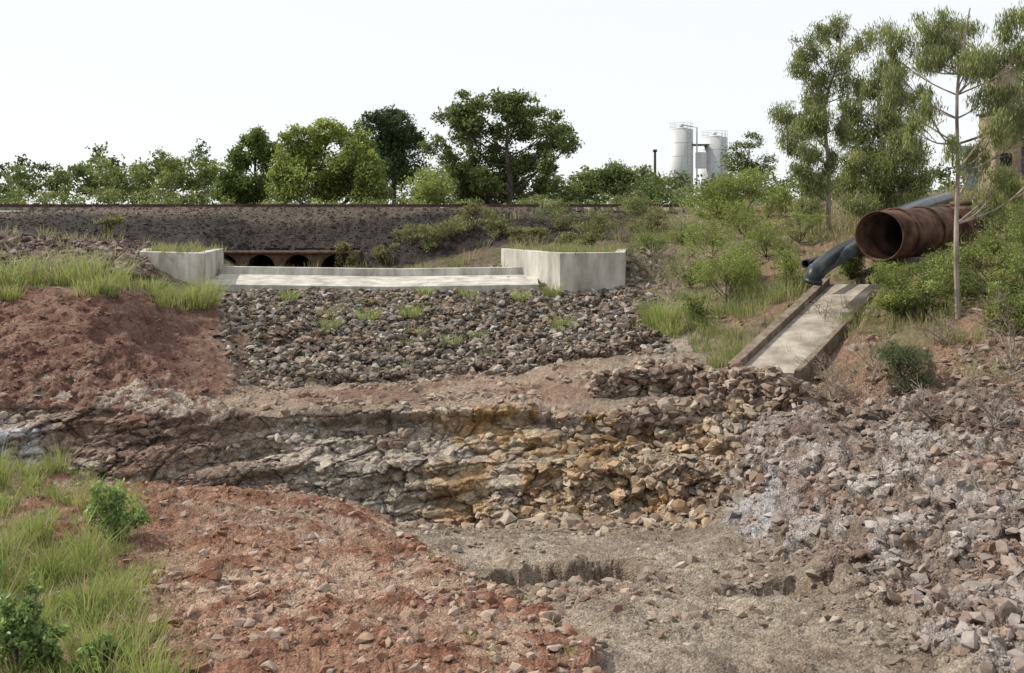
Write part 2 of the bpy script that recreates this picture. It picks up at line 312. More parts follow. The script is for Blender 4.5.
p,cg=spots(21000,180,700,7.9,9.0,gab,0); stones('rock_riprap',p,sz(len(p),.045,.2,2.8),[(.17,.14,.115),(.25,.22,.19),(.1,.08,.065),(.2,.14,.1),(.34,.31,.28),(.15,.125,.11),(.24,.19,.14)],.1)
p,cg=spots(9000,-200,270,6.9,9.3,leftbank,0); stones('bank_rubble',p,sz(len(p),.012,.12,9),[(.19,.12,.09),(.31,.24,.19),(.14,.08,.06)],.3,cg)
p,cg=spots(3200,-200,150,9.5,10.9,None,0); stones('stone_heap',p+np.array([0,0,.15]),sz(len(p),.08,.26,2),[(.17,.13,.115),(.23,.18,.16),(.12,.08,.07)],.1)
p,cg=spots(14000,-200,650,11.2,12.5,emb,0); stones('railway_ballast',p,sz(len(p),.03,.1,2),[(.07,.057,.05),(.12,.1,.085),(.045,.036,.032)],.2,cg)
p,cg=spots(7000,640,1200,7.2,10.5,None,1.0); stones('slope_rubble',p,sz(len(p),.03,.2,5),[(.25,.19,.15),(.35,.3,.26),(.17,.11,.08)],.25,cg)
p,cg=spots(900,430,660,8.95,10.3,None,0); stones('backfill_stone',p,sz(len(p),.07,.22,2),[(.22,.18,.15),(.31,.27,.23)],.1)
def drywall(name,path,h,t,n,sr=(.09,.22),pal=((.24,.185,.145),(.17,.12,.09),(.31,.255,.21))):
    path=np.array(path); seg=np.linalg.norm(np.diff(path[:,:2],axis=0),axis=1); cum=np.concatenate([[0],np.cumsum(seg)]); s=rng.uniform(0,cum[-1],n)
    x=np.interp(s,cum,path[:,0]);y=np.interp(s,cum,path[:,1]);z=np.interp(s,cum,path[:,2])
    hh=h*(0.6+.7*vn(np.stack([s*1.3,s*0,s*0],1),5)); ps=np.stack([x+rng.normal(size=n)*.05,y+rng.uniform(-t,t,n),z+rng.uniform(-.3,1,n)*hh],-1)
    stones(name,ps,sz(n,sr[0],sr[1],1.5),pal,.3)
def pl(px,Y,dz=0): X=(px-CX)/F*Y; g=gxy(X,Y); g[2]+=dz; return g
drywall('dry_stone_wall',[pl(592,22.6),pl(640,22.6),pl(700,22.0),pl(750,20.6),pl(800,19.6)],.65,.35,1800)
drywall('dry_stone_wall',[pl(600,21.0),pl(640,20.8),pl(690,20.6),pl(710,20.8)],.3,.3,420)
drywall('riprap_toe_stones',[pl(248,26),pl(330,26.1),pl(400,26.8),pl(500,27.6),pl(600,28),pl(655,28.5)],.3,.3,1200,(.07,.2),((.17,.135,.11),(.24,.2,.16),(.12,.09,.07)))

# ------------------------------------------------------------ solid helpers
def obj_bm(name,bm,mat,parent=None,bevel=0,smooth=False):
    me=bpy.data.meshes.new(name)
    if bevel: bmesh.ops.bevel(bm,geom=list(bm.edges),offset=bevel,segments=2,affect='EDGES',profile=.6)
    bmesh.ops.recalc_face_normals(bm,faces=bm.faces); bm.to_mesh(me); bm.free(); me.materials.append(mat)
    ob=bpy.data.objects.new(name,me); bpy.context.scene.collection.objects.link(ob)
    if parent: ob.parent=parent
    return ob
def prism(name,poly,z0,z1,mat,parent=None,bevel=0.02):
    bm=bmesh.new(); n=len(poly); z1=z1 if hasattr(z1,'__len__') else [z1]*n
    b=[bm.verts.new((x,y,z0)) for x,y in poly];t=[bm.verts.new((x,y,z1[i])) for i,(x,y) in enumerate(poly)]
    bm.faces.new(b);bm.faces.new(t)
    for i in range(n): bm.faces.new((b[i],b[(i+1)%n],t[(i+1)%n],t[i]))
    return obj_bm(name,bm,mat,parent,bevel)
def box(name,c,s,mat,parent=None,bevel=0.01,rot=0):
    bm=bmesh.new(); bmesh.ops.create_cube(bm,size=1); bmesh.ops.scale(bm,vec=s,verts=bm.verts)
    if bevel: bmesh.ops.bevel(bm,geom=list(bm.edges),offset=bevel,segments=1,affect='EDGES')
    ob=obj_bm(name,bm,mat,parent); ob.location=c; ob.rotation_euler=(0,0,rot); return ob
def tubeg(pts,rad,sides=8):
    pts=np.asarray(pts,float); rad=np.broadcast_to(rad,(len(pts),)); T=np.gradient(pts,axis=0); T/=np.linalg.norm(T,axis=1)[:,None]+1e-9
    ref=np.array([0,0,1.]) if abs(T[0][2])<.8 else np.array([1.,0,0]); A=np.cross(T,ref);A/=np.linalg.norm(A,axis=1)[:,None]+1e-9;B=np.cross(T,A)
    an=np.linspace(0,2*np.pi,sides,endpoint=False)
    V=pts[:,None]+rad[:,None,None]*(np.cos(an)[None,:,None]*A[:,None]+np.sin(an)[None,:,None]*B[:,None])
    i=np.arange(len(pts)-1)[:,None]*sides; j=np.arange(sides)[None]; j2=(j+1)%sides
    return V.reshape(-1,3),np.stack([i+j,i+j2,i+sides+j2,i+sides+j],-1).reshape(-1,4)
def tube(name,pts,rad,mat,parent=None,sides=12):
    V,Q=tubeg(pts,rad,sides); return mk(name,V,Q,4,None,(mat,),smooth=True,parent=parent)
def wallpoly(pts,t):
    pts=np.array(pts,float); d=np.diff(pts,axis=0); d/=np.linalg.norm(d,axis=1)[:,None]; nrm=np.stack([-d[:,1],d[:,0]],1)
    off=[];
    for i in range(len(pts)):
        if i==0:m=nrm[0]
        elif i==len(pts)-1:m=nrm[-1]
        else:
            m=nrm[i-1]+nrm[i]; m=m/(np.dot(m,m))*2
        off.append(pts[i]+m*t)
    return [tuple(p) for p in pts]+[tuple(p) for p in off[::-1]]

# ------------------------------------------------------------ concrete weir
zt=-1.46
prism('concrete_wing_wall',wallpoly([(-0.42,38.0),(1.63,33.9),(3.9,34.5),(4.3,37.6)],.32),-3.4,zt,M_conc,bevel=.025)
prism('concrete_wing_wall',wallpoly([(-14.0,38.0),(-13.1,35.2),(-10.42,33.9),(-10.95,38.0)],.32),-3.6,zt,M_conc,bevel=.025)
bm=bmesh.new()
prof=[(33.95,-3.2),(33.95,-2.56),(34.15,-2.52),(36.3,-2.36),(36.35,-2.10),(36.75,-2.10),(36.8,-3.2)]
X0=np.linspace(-10.55,.9,24); rings=[]
for x in X0:
    t=(x+10.55)/11.45; sag=0.10*abs(t-.55)*1.6-.05
    rings.append([bm.verts.new((x,y+(0.05),z+(sag if z>-3 else 0))) for y,z in prof])
for a,b in zip(rings[:-1],rings[1:]):
    for k in range(len(prof)): bm.faces.new((a[k],a[(k+1)%len(prof)],b[(k+1)%len(prof)],b[k]))
bm.faces.new(rings[0]);bm.faces.new(rings[-1][::-1]); obj_bm('concrete_weir_crest',bm,M_conc)
def patch(name,poly,z,c,mat=M_ground,n=24,amp=.12):
    poly=np.array(poly); s,t=np.meshgrid(np.linspace(0,1,n),np.linspace(0,1,n),indexing='ij'); s=s[...,None];t=t[...,None]
    p=poly[0]*(1-s)*(1-t)+poly[1]*s*(1-t)+poly[2]*s*t+poly[3]*(1-s)*t; p=p.reshape(-1,2); q3=np.column_stack([p,np.zeros(len(p))]); q3[:,2]=z+(fbm(q3*1.5,4,7)-.5)*2*amp
    I=np.arange(n*n).reshape(n,n); Q=np.stack([I[:-1,:-1],I[1:,:-1],I[1:,1:],I[:-1,1:]],-1).reshape(-1,4); mk(name,q3,Q,4,np.tile(c,(len(p),1)),(mat,),smooth=True); return q3
fillR=patch('soil_fill',[(-0.2,38.2),(1.75,34.15),(3.75,34.7),(4.15,39.5)],zt-.1,(.2,.15,.09))
fillL=patch('soil_fill',[(-13.9,38.5),(-12.95,35.4),(-10.7,34.2),(-11.1,38.5)],zt-.08,(.2,.13,.08))

# ------------------------------------------------------------ brick culvert
cv=empty('brick_culvert'); Yc=45.2
def archwall(cx,w,ztop,zbot,r,spring,y,t,name):
    bm=bmesh.new(); na=14
    inner=[(cx-r,zbot)]+[(cx+r*math.cos(math.pi-a*math.pi/na),spring+r*math.sin(math.pi-a*math.pi/na)) for a in range(na+1)]+[(cx+r,zbot)]
    outer=[(cx-w/2,zbot)]+[(cx-w/2+w*a/na, ztop) for a in range(na+1)]+[(cx+w/2,zbot)]
    F_=[[bm.verts.new((x,y+d,z)) for x,z in L_] for d in (0,t) for L_ in (inner,outer)]
    for k in range(len(inner)-1):
        bm.faces.new((F_[0][k],F_[0][k+1],F_[1][k+1],F_[1][k])); bm.faces.new((F_[2][k],F_[3][k],F_[3][k+1],F_[2][k+1]))
        bm.faces.new((F_[0][k],F_[2][k],F_[2][k+1],F_[0][k+1])); bm.faces.new((F_[1][k],F_[1][k+1],F_[3][k+1],F_[3][k]))
    obj_bm(name,bm,M_brick,cv)
for i,cx in enumerate((-13.04,-11.36,-9.68,-8.0)):
    archwall(cx,1.674,-1.95,-3.4,.66,-2.68,Yc,3.0,f'arch_{i+1}')
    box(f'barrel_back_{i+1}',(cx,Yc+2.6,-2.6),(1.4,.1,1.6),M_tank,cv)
box('coping',(-10.5,Yc-.04,-1.9),(7.0,.5,.1),M_brick,cv)

# ------------------------------------------------------------ railway
rt=empty('railway_track'); zr=0.14
for i,y in enumerate((52.2,53.63)):
    bm=bmesh.new(); pr=[(-.07,0),(.07,0),(.07,.02),(.012,.04),(.012,.12),(.036,.13),(.036,.165),(-.036,.165),(-.036,.13),(-.012,.12),(-.012,.04),(-.07,.02)]
    a=[bm.verts.new((-70,y+p[0],zr+p[1])) for p in pr];b=[bm.verts.new((9,y+p[0],zr+p[1])) for p in pr]
    for k in range(12): bm.faces.new((a[k],a[(k+1)%12],b[(k+1)%12],b[k]))
    obj_bm(f'rail_{i+1}',bm,M_rail,rt)
V=[];Qs=[]
for k,x in enumerate(np.arange(-70,9,.68)):
    o=len(V); V+= [(x+dx,52.9+dy,zr+dz) for dz in(-.18,-.005) for dx,dy in((-.11,-1.25),(.11,-1.25),(.11,1.25),(-.11,1.25))]
    Qs+=[[o+i for i in f] for f in ((0,1,5,4),(1,2,6,5),(2,3,7,6),(3,0,4,7),(4,5,6,7))]
mk('sleepers',V,Qs,4,None,(M_conc_d,),parent=rt)

# ------------------------------------------------------------ silos
def cyl(name,x,y,z0,z1,r0,mat,parent,r1=None,sides=40,cap=True):
    bm=bmesh.new(); bmesh.ops.create_cone(bm,cap_ends=cap,segments=sides,radius1=r0,radius2=r0 if r1 is None else r1,depth=z1-z0)
    bmesh.ops.translate(bm,vec=(x,y,(z0+z1)/2),verts=bm.verts); ob=obj_bm(name,bm,mat,parent)
    for f in ob.data.polygons: f.use_smooth=len(f.vertices)==4
    return ob
def silo(px,w,ptop,Y):
    e=empty('cement_silo'); x,_,zt_=sv(px,ptop,Y); r_=w/2/F*Y; cyl('shell',x,Y,-1,zt_,r_,M_white,e)
    cyl('roof_cone',x,Y,zt_+.01,zt_+.4,r_*1.0,M_white,e,r1=r_*.25); cyl('vent',x,Y,zt_+.4,zt_+.9,.28,M_white,e,sides=14)
    for k in range(1,6): 
        zz=zt_-k*(zt_)/6; cyl(f'seam_{k}',x,Y,zz-.04,zz+.04,r_*1.006,M_white,e,cap=False)
    for s in(-.22,.22): tube('ladder_stile',[(x+s+r_*.5,Y-r_*.95,-1),(x+s+r_*.5,Y-r_*.95,zt_+.8)],.035,M_white,e,6)
    for k in range(16):
        zz=zt_-k*.6; an=np.linspace(0,2*np.pi,13); tube('cage_hoop',np.stack([x+r_*.5+.38*np.cos(an),Y-r_*.95-.3+.38*np.sin(an),zz+0*an],1),.02,M_white,e,4)
    an=np.linspace(0,2*np.pi,33)
    for hz in(.5,1.0): tube('handrail',np.stack([x+r_*.98*np.cos(an),Y+r_*.98*np.sin(an),zt_+hz+0*an],1),.025,M_white,e,5)
    for k in range(0,32,4): tube('handrail_post',[(x+r_*.98*math.cos(an[k]),Y+r_*.98*math.sin(an[k]),zt_-.02),(x+r_*.98*math.cos(an[k]),Y+r_*.98*math.sin(an[k]),zt_+1)],.025,M_white,e,5)
    return x,r_,zt_,e
xa1,ra1,za1,e1=silo(681.5,23,130,150); xa2,ra2,za2,e2=silo(714.5,26,138,152)
box('connecting_platform',((xa1+xa2)/2,150,za2-1.2),(xa2-xa1-ra1-ra2+1.0,2.2,.2),M_pipe,e1)
tube('fill_pipe',[(xa1+ra1+.4,149,-1),(xa1+ra1+.4,149,za1+.3),(xa1+.2,149.6,za1+.7)],.12,M_white,e1,8)
box('dust_filter',(xa1+ra1+1.2,150,za2-3.5),(1.4,1.6,2.4),M_white,e1,.05)
e=empty('steel_post'); x,_,z=sv(655,152,120); tube('post',[(x,120,-1),(x,120,z)],[.2,.14],M_bark_d,e,8); cyl('cap',x,120,z,z+.3,.26,M_bark_d,e,sides=10)
e=empty('plant_tower'); Y=85; x0,_,z1=sv(986,115,Y); x1=sv(1013,115,Y)[0]; w=x1-x0
for k,(za,zb) in enumerate(((-1,3.2),(3.25,6.1),(6.15,z1))): box(f'storey_{k+1}',((x0+x1)/2,Y,(za+zb)/2),(w*(1-.04*k),3,zb-za),M_tan,e,.03)
box('roof',((x0+x1)/2,Y,z1+.12),(w*1.1,3.3,.2),M_rail,e)
for k in range(3):
    box(f'opening_{k+1}',((x0+x1)/2-.2,Y-1.5,1.6+k*2.6),(1.0,.08,1.1),M_tank,e)
tube('conveyor_gallery',[(x0+1,Y-.5,z1-.6),(x0+9,Y+4,2.0)],.5,M_tan,e,4)
e=empty('head_frame'); xq=sv(1003,70,90)[0]; ztp=sv(1003,68,90)[2]
for sx in(-.9,.9):
    for sy in(-.9,.9): tube('leg',[(xq+sx*1.2,90+sy,-1),(xq+sx,90+sy,ztp)],.1,M_tan,e,4)
for k in range(7):
    zz=1+k*(ztp-1)/6
    for sy in(-.9,.9):
        tube('brace',[(xq-.95,90+sy,zz),(xq+.95,90+sy,zz)],.06,M_tan,e,4)
        if k<6: tube('diagonal',[(xq-.95,90+sy,zz),(xq+.95,90+sy,zz+(ztp-1)/6)],.05,M_tan,e,4)
box('head_house',(xq,90,ztp-1.6),(2.2,2.2,3.0),M_tan,e,.03)
e=empty('steel_shed'); xs_,_,_=sv(1040,150,88)
prism('walls',[(xs_-3,86),(xs_+12,86),(xs_+12,96),(xs_-3,96)],-1,sv(1020,150,86)[2],M_pipe,e)
prism('roof',[(xs_-3.3,85.6),(xs_+12.3,85.6),(xs_+12.3,96.4),(xs_-3.3,96.4)],sv(1020,149.9,86)[2],[sv(1020,148,86)[2]]*2+[sv(1020,138,86)[2]]*2,M_pipe,e)

# ------------------------------------------------------------ pipes
S=sv(879,236,26); ax=np.array([.70,.71,.03]);ax/=np.linalg.norm(ax)
e=empty('rusty_steel_pipe'); R=.66
def ring(c,d,prof,name,mat,sides=48):
    d=d/np.linalg.norm(d);a=np.cross(d,[0,0,1.]);a/=np.linalg.norm(a);b=np.cross(d,a); an=np.linspace(0,2*np.pi,sides,endpoint=False)
    V=np.concatenate([c+d*s+r_*(np.cos(an)[:,None]*a+np.sin(an)[:,None]*b) for s,r_ in prof]); n=len(prof)
    Q=[[i*sides+j,i*sides+(j+1)%sides,((i+1)%n)*sides+(j+1)%sides,((i+1)%n)*sides+j] for i in range(n) for j in range(sides)]
    return mk(name,V,Q,4,None,(mat,),smooth=True,parent=e)
ring(S,ax,[(0,R),(0,R-.035),(5.2,R-.035),(5.2,R)],'pipe_shell',M_rust)
for k,s in enumerate((.9,2.6,4.2)): ring(S+ax*s,ax,[(0,R+.002),(0,R+.05),(.09,R+.05),(.09,R+.002)],f'flange_{k+1}',M_rust)
for k,s in enumerate((1.4,3.6)):
    c=S+ax*s; box(f'cradle_{k+1}',(c[0],c[1],c[2]-R-.25),(.35,1.4,.55),M_conc_d,e,.02,math.atan2(ax[1],ax[0]))
e=empty('pipe_valve_chamber'); c=S+ax*4.7; box('body',(c[0]+.2,c[1]-.3,c[2]),(1.0,1.2,1.25),M_rust,e,.05,.75); ring(c+np.array([.2,-.3,.66]),np.array([0,0,1.]) + 1e-3,[(0,.3),(0,.1),(.12,.1),(.12,.3)],'lid_flange',M_rust)
def spline(pts,n=40):
    pts=np.array(pts); t=np.linspace(0,len(pts)-1,n); out=[]
    for q_ in t:
        i=min(int(q_),len(pts)-2);f=q_-i;p0=pts[max(i-1,0)];p1=pts[i];p2=pts[i+1];p3_=pts[min(i+2,len(pts)-1)]
        out.append(.5*(2*p1+(p2-p0)*f+(2*p0-5*p1+4*p2-p3_)*f*f+(3*p1-p0-3*p2+p3_)*f**3))
    return np.array(out)
def hose(name,pts,r_,mat):
    global e
    e2=empty(name); p=spline([sv(*q_) for q_ in pts]); V,Q=tubeg(p,r_,14); mk('outer',V,Q,4,None,(mat,),smooth=True,parent=e2)
    V,Q=tubeg(p,r_*.85,14); mk('inner',V,Q,4,None,(M_tank,),smooth=True,parent=e2)
    d=(p[1]-p[0]);d/=np.linalg.norm(d); e=e2; ring(p[0],d,[(-.02,r_*.85),(-.02,r_*1.14),(.1,r_*1.14),(.1,r_*1.0)],'collar',mat,20)
hose('poly_pipe',[(816,272,24.6),(833,260,25.6),(855,247,26.8),(880,225,29),(920,207,32),(948,198,35)],.2,M_pipe)
hose('poly_pipe',[(813,283,24.2),(817,270,24.3),(836,254,25.9),(862,240,27.5),(890,217,30),(935,200,34)],.19,M_dark)
hose('poly_pipe',[(806,264,26),(835,255,27),(870,240,29),(900,212,33),(935,200,38)],.11,M_dark)

# ------------------------------------------------------------ concrete chute
e=empty('concrete_chute')
def slab(name,A,B,C_,D,th,mat,up=0):
    bm=bmesh.new(); dn=np.array([0,0,-th]); q0=[A,B,C_,D]; t=[bm.verts.new(tuple(x+np.array([0,0,up]))) for x in q0]; b=[bm.verts.new(tuple(x+dn)) for x in q0]
    bm.faces.new(t);bm.faces.new(b[::-1])
    for i in range(4): bm.faces.new((t[i],b[i],b[(i+1)%4],t[(i+1)%4]))
    obj_bm(name,bm,mat,e,.012)
slab('floor',chA,chB,chC,chD,.25,M_conc_d)
sd=(chA-chB)/np.linalg.norm(chA-chB)
slab('kerb_1',chA+sd*.22,chA+sd*.004,chD+sd*.004,chD+sd*.22,.5,M_kerb,.16)
slab('kerb_2',chB-sd*.004,chB-sd*.14,chC-sd*.14,chC-sd*.004,.5,M_kerb,.06)

# ------------------------------------------------------------ trees
def quads(c,a,b):
    n=len(c); V=np.stack([c-a,c-a*.1+b,c+a,c-a*.1-b],1).reshape(-1,3); return V,np.arange(4*n).reshape(n,4)
def unit(x): return x/(np.linalg.norm(x,axis=-1,keepdims=True)+1e-9)
def tree(name,base,trunk,clumps,nleaf,lsz,lw,c1,c2,r0=.15,droop=.0,bark=None,sub=14,spread=.28,twigr=.012,vert=1.0,seed=0):
    base=np.array(base,float); tp=spline(base+np.array(trunk,float),16) ; Vs=[];Qs=[];Cs=[];Ms=[];o=0
    def add(V,Q,c,m):
        nonlocal o; Vs.append(V);Qs.append(Q+o);Cs.append(np.broadcast_to(c,(len(V),3)));Ms.append(np.full(len(Q),m));o+=len(V)
    tp[0][2]-=.3; V,Q=tubeg(tp,np.linspace(r0,r0*.22,len(tp)),8); add(V,Q,(.2,.2,.2),0)
    vol=np.array([c[3]**2*c[4] for c in clumps])**.75; vol/=vol.sum()
    for (dx,dy,dz,rx,rz),f in zip(clumps,vol):
        cc=base+np.array([dx,dy,dz]); low=cc-np.array([0,0,rz*.7])
        i=int(np.clip(np.searchsorted(tp[:,2],low[2]-.6*np.linalg.norm(cc[:2]-base[:2])-.1),2,len(tp)-2)); s=tp[i]
        mid_=(s+cc)/2+np.array([0,0,-.08*np.linalg.norm(cc-s)])+rng.normal(size=3)*.06*np.linalg.norm(cc-s)
        br=spline([s,mid_,cc],8); rr=r0*(1-i/len(tp))*.4+.01; V,Q=tubeg(br,np.linspace(rr,rr*.3,8),6); add(V,Q,(.2,.2,.2),0)
        ns=max(5,int(sub*rng.uniform(.8,1.2))); d=unit(rng.normal(size=(ns,3)))*rng.uniform(.25,1,(ns,1))**.5; sp=cc+d*np.array([rx,rx,rz])
        for q_ in sp:
            k=rng.integers(3,8); m_=(br[k]+q_)/2+rng.normal(size=3)*.08*rx; V,Q=tubeg(spline([br[k],m_,q_],5),np.linspace(rr*.3,twigr*.5,5),4); add(V,Q,(.2,.2,.2),0)
        nl=max(20,int(nleaf*f)); w=rng.uniform(.4,1.6,ns);w/=w.sum(); sid=rng.choice(ns,nl,p=w)
        sg=rng.uniform(.6,1.5,ns)*spread*2
        off=rng.normal(size=(nl,3)); off=unit(off)*(rng.random((nl,1))**.6)*rng.uniform(.8,1.25,(nl,1))
        c=sp[sid]+off*np.array([rx,rx,rz*vert])*sg[sid][:,None]
        if droop: c[:,2]-=rng.random(nl)*droop*rz*.5
        a=rng.normal(size=(nl,3)); a[:,2]-=droop*2.5; a=unit(a); b=unit(np.cross(a,rng.normal(size=(nl,3))))
        L_=lsz*rng.uniform(.5,1.3,(nl,1)); V,Q=quads(c,a*L_*.5,b*L_*lw*.5)
        br_c=rng.uniform(.65,1.3,ns); hue=rng.random(ns)
        t_=np.clip(hue[sid]*.6+rng.random(nl)*.5,0,1)[:,None]; cl=(np.array(c1)*(1-t_)+np.array(c2)*t_)*(br_c[sid]*rng.uniform(.7,1.25,nl))[:,None]
        add(V,Q,np.repeat(cl,4,0),1)
    return mk(name,np.concatenate(Vs),np.concatenate(Qs),4,np.concatenate(Cs),(bark or M_bark,M_leaf),np.concatenate(Ms))
def crown(pxs,Y,base_px,base_z,yr=1.0):
    bx=(base_px-CX)/F*Y; out=[]
    for (px,py,rx,rz) in pxs:
        x,_,z=sv(px,py,Y); out.append((x-bx,rng.uniform(-1,1)*yr,z-base_z,rx/F*Y,rz/F*Y))
    return (bx,Y,base_z),out
G1,G2=(.095,.145,.032),(.22,.265,.075)
D1,D2=(.035,.065,.022),(.08,.12,.042)
Lg1,Lg2=(.16,.22,.045),(.3,.34,.09)
def bgtree(name,pxs,Y,bpx,n,c1,c2,ls=.3,lw=.45,r0=.22,z=-1,fill=True,spread=.29,yr=1.8,**k):
    pxs=list(pxs)
    if fill:
        A=np.array(pxs,float)
        for i in range(len(A)):
            d=np.hypot(A[:,0]-A[i,0],A[:,1]-A[i,1]); d[i]=1e9
            j=int(np.argsort(d)[rng.integers(0,2)]); m=(A[i]+A[j])/2; pxs.append((m[0],m[1],m[2]*.75,m[3]*.85))
    b,cl=crown([(a,b_,c_,d_*1.08) for a,b_,c_,d_ in pxs],Y,bpx,z,yr); top=max(c[2] for c in cl); tree(name,b,[(0,0,0),(.2,0,top*.3),(-.1,.1,top*.6),(.1,0,top*.9)],cl,n,ls,lw,c1,c2,r0=r0,spread=spread,**k)
bgtree('broadleaf_tree',[(250,150,14,14),(264,163,16,14),(238,170,11,14),(256,188,20,14),(272,148,10,10),(245,197,16,9),(232,185,12,14),(258,138,9,8)],78,256,20000,G1,Lg1,bark=M_bark_d)
bgtree('broadleaf_tree',[(298,140,15,11),(325,132,18,10),(350,134,14,12),(286,160,14,13),(314,158,20,14),(345,160,19,14),(370,172,14,16),(295,182,20,14),(330,185,24,13),(364,152,12,12),(376,190,14,14),(282,178,12,14),(355,178,16,14)],74,325,42000,Lg1,Lg2,bark=M_bark_d,yr=2.5)
bgtree('fig_tree',[(372,124,14,9),(395,118,16,9),(414,134,11,12),(366,142,13,12),(392,150,22,15),(410,165,15,14),(385,175,24,14),(395,134,20,12)],92,392,26000,D1,D2,bark=M_bark_d)
bgtree('gum_tree',[(466,108,18,11),(492,102,20,9),(524,106,22,11),(555,122,15,10),(568,144,12,11),(448,118,13,9),(470,132,24,12),(512,128,26,13),(545,142,18,12),(438,148,12,9),(488,154,22,13),(520,163,24,14),(545,182,16,12),(500,186,28,13),(470,180,18,13),(455,165,14,10),(470,198,22,8)],76,508,42000,(.08,.12,.032),(.19,.23,.068),r0=.32,bark=M_bark_d,sub=13,spread=.26,yr=2.6)
bgtree('gum_tree',[(735,158,13,9),(748,142,12,7),(742,175,18,10),(765,165,10,8)],120,748,8000,D1,G2,bark=M_bark_d,r0=.2)
bgtree('wattle_tree',[(715,185,18,12),(745,180,18,10),(730,205,28,12),(700,205,16,10),(765,200,16,14),(745,225,20,10),(790,205,18,12),(720,220,22,10)],48,735,17000,Lg1,Lg2,ls=.16,lw=.3,bark=M_bark,r0=.08,z=-.9)
bgtree('wattle_tree',[(430,182,16,12),(420,192,20,12),(440,194,18,10)],68,430,8000,Lg1,Lg2,ls=.22,bark=M_bark_d,r0=.08)
bgtree('wattle_tree',[(598,180,22,11),(620,172,17,10),(580,188,18,10),(645,178,18,12),(625,193,26,12),(655,193,18,12),(570,196,14,10)],80,615,18000,D2,G2,ls=.28,bark=M_bark_d,r0=.12)
def belt(name,items,n,ls,c1,c2):
    Vs=[];Qs=[];Cs=[];o=0
    for (px,py,rx,rz,Y) in items:
        c0=sv(px,py,Y); r_=np.array([rx,rx*.7,rz])/F*Y; ns=16; sp=c0+unit(rng.normal(size=(ns,3)))*rng.uniform(.2,1,(ns,1))*r_
        k=int(n*rx*rz/300); sid=rng.integers(0,ns,k); c=sp[sid]+unit(rng.normal(size=(k,3)))*rng.random((k,1))**.5*r_*.48
        a=unit(rng.normal(size=(k,3)));b=unit(np.cross(a,rng.normal(size=(k,3)))); L_=ls*rng.uniform(.6,1.3,(k,1))*Y/90
        V,Q=quads(c,a*L_*.5,b*L_*.28); t_=rng.random(1)*.7+.3*rng.random((k,1)); s_=rng.uniform(.65,1.3,ns)
        Vs.append(V);Qs.append(Q+o);Cs.append(np.repeat((np.array(c1)*(1-t_)+np.array(c2)*t_)*s_[sid][:,None],4,0));o+=len(V)
    mk(name,np.concatenate(Vs),np.concatenate(Qs),4,np.concatenate(Cs),(M_leaf,))
it=[]
for x in np.arange(-420,250,10):
    top=np.interp(x,[-400,0,20,60,110,140,165,205,225,260],[160,180,166,158,157,167,160,158,178,190])+rng.normal()*5
    py=top+6
    while py<206: it.append((x+rng.normal()*6,py+rng.normal()*4,rng.uniform(8,18),rng.uniform(6,11),rng.uniform(80,100))); py+=9
for x in np.arange(230,1500,14):
    top=np.interp(x,[230,600,700,800,1000,1500],[182,176,180,182,168,165])+rng.normal()*3
    py=top+rng.uniform(0,8)
    while py<208: it.append((x+rng.normal()*6,py,rng.uniform(10,19),rng.uniform(7,11),rng.uniform(100,130))); py+=10
belt('distant_trees',it,400,.34,(.05,.085,.025),(.22,.265,.08))
it=[(rng.uniform(-250,215),rng.uniform(190,206),rng.uniform(8,16),rng.uniform(4,8),rng.uniform(58,66)) for _ in range(60)]
it+=[(rng.uniform(215,780),rng.uniform(200,207),rng.uniform(8,16),rng.uniform(3,6),rng.uniform(58,66)) for _ in range(60)]
belt('hedge_row',it,420,.22,(.085,.12,.03),(.27,.31,.09))
for (px,pt,Y) in((110,156,85),(140,160,85),(172,150,80),(205,150,82)):
    bgtree('gum_tree',[(px-6,pt+8,9,6),(px+6,pt+14,10,7),(px,pt+26,13,8),(px-8,pt+38,12,8)],Y,px,2600,G1,Lg2,ls=.24,r0=.07,sub=9)
E1,E2=(.135,.175,.05),(.3,.325,.125)
b=gp(828,231,8,12.9); Y=min(b[1],42); b=sv(828,231,Y); s=Y/F
def rel(px,py,dy=0): x,_,z=sv(px,py,Y); return (x-b[0],dy,z-b[2])
tree('eucalyptus_tree',b,[(0,0,0),rel(829,170),rel(826,110,.2),rel(838,60),rel(842,22)],
 [(*rel(px,py,rng.uniform(-1,1)),rx*s,rz*s) for px,py,rx,rz in((842,24,12,11),(822,34,12,11),(854,42,10,13),(803,48,14,13),(832,58,14,14),(796,70,12,11),(820,84,14,14),(846,88,11,16),(792,112,15,13),(815,118,14,14),(788,140,11,13),(840,125,10,16),(803,150,14,14),(812,185,14,14),(798,175,13,13),(820,100,16,14),(808,130,18,14),(830,160,10,16),(805,205,14,12))],
 32000,.17,.2,E1,E2,r0=.1,droop=.8,sub=14,spread=.3)
Y=40; b=sv(882,214,Y); s=Y/F
tree('eucalyptus_tree',b,[(0,0,-.5),rel(884,160),rel(880,110,.2),rel(886,70)],
 [(*rel(px,py,rng.uniform(-1.3,1.3)),rx*s,rz*s) for px,py,rx,rz in((885,72,14,12),(868,88,14,12),(902,92,16,12),(856,108,14,14),(885,118,20,16),(910,122,12,16),(868,140,20,16),(895,150,20,18),(852,160,14,14),(880,175,22,16),(908,178,14,14),(858,190,18,14),(890,202,22,12),(848,205,16,12),(918,150,12,14),(915,200,16,12))],
 46000,.18,.22,E1,E2,r0=.12,droop=.6,sub=15,spread=.32)
b=gp(958,318,7,10); Y=b[1]; s=Y/F
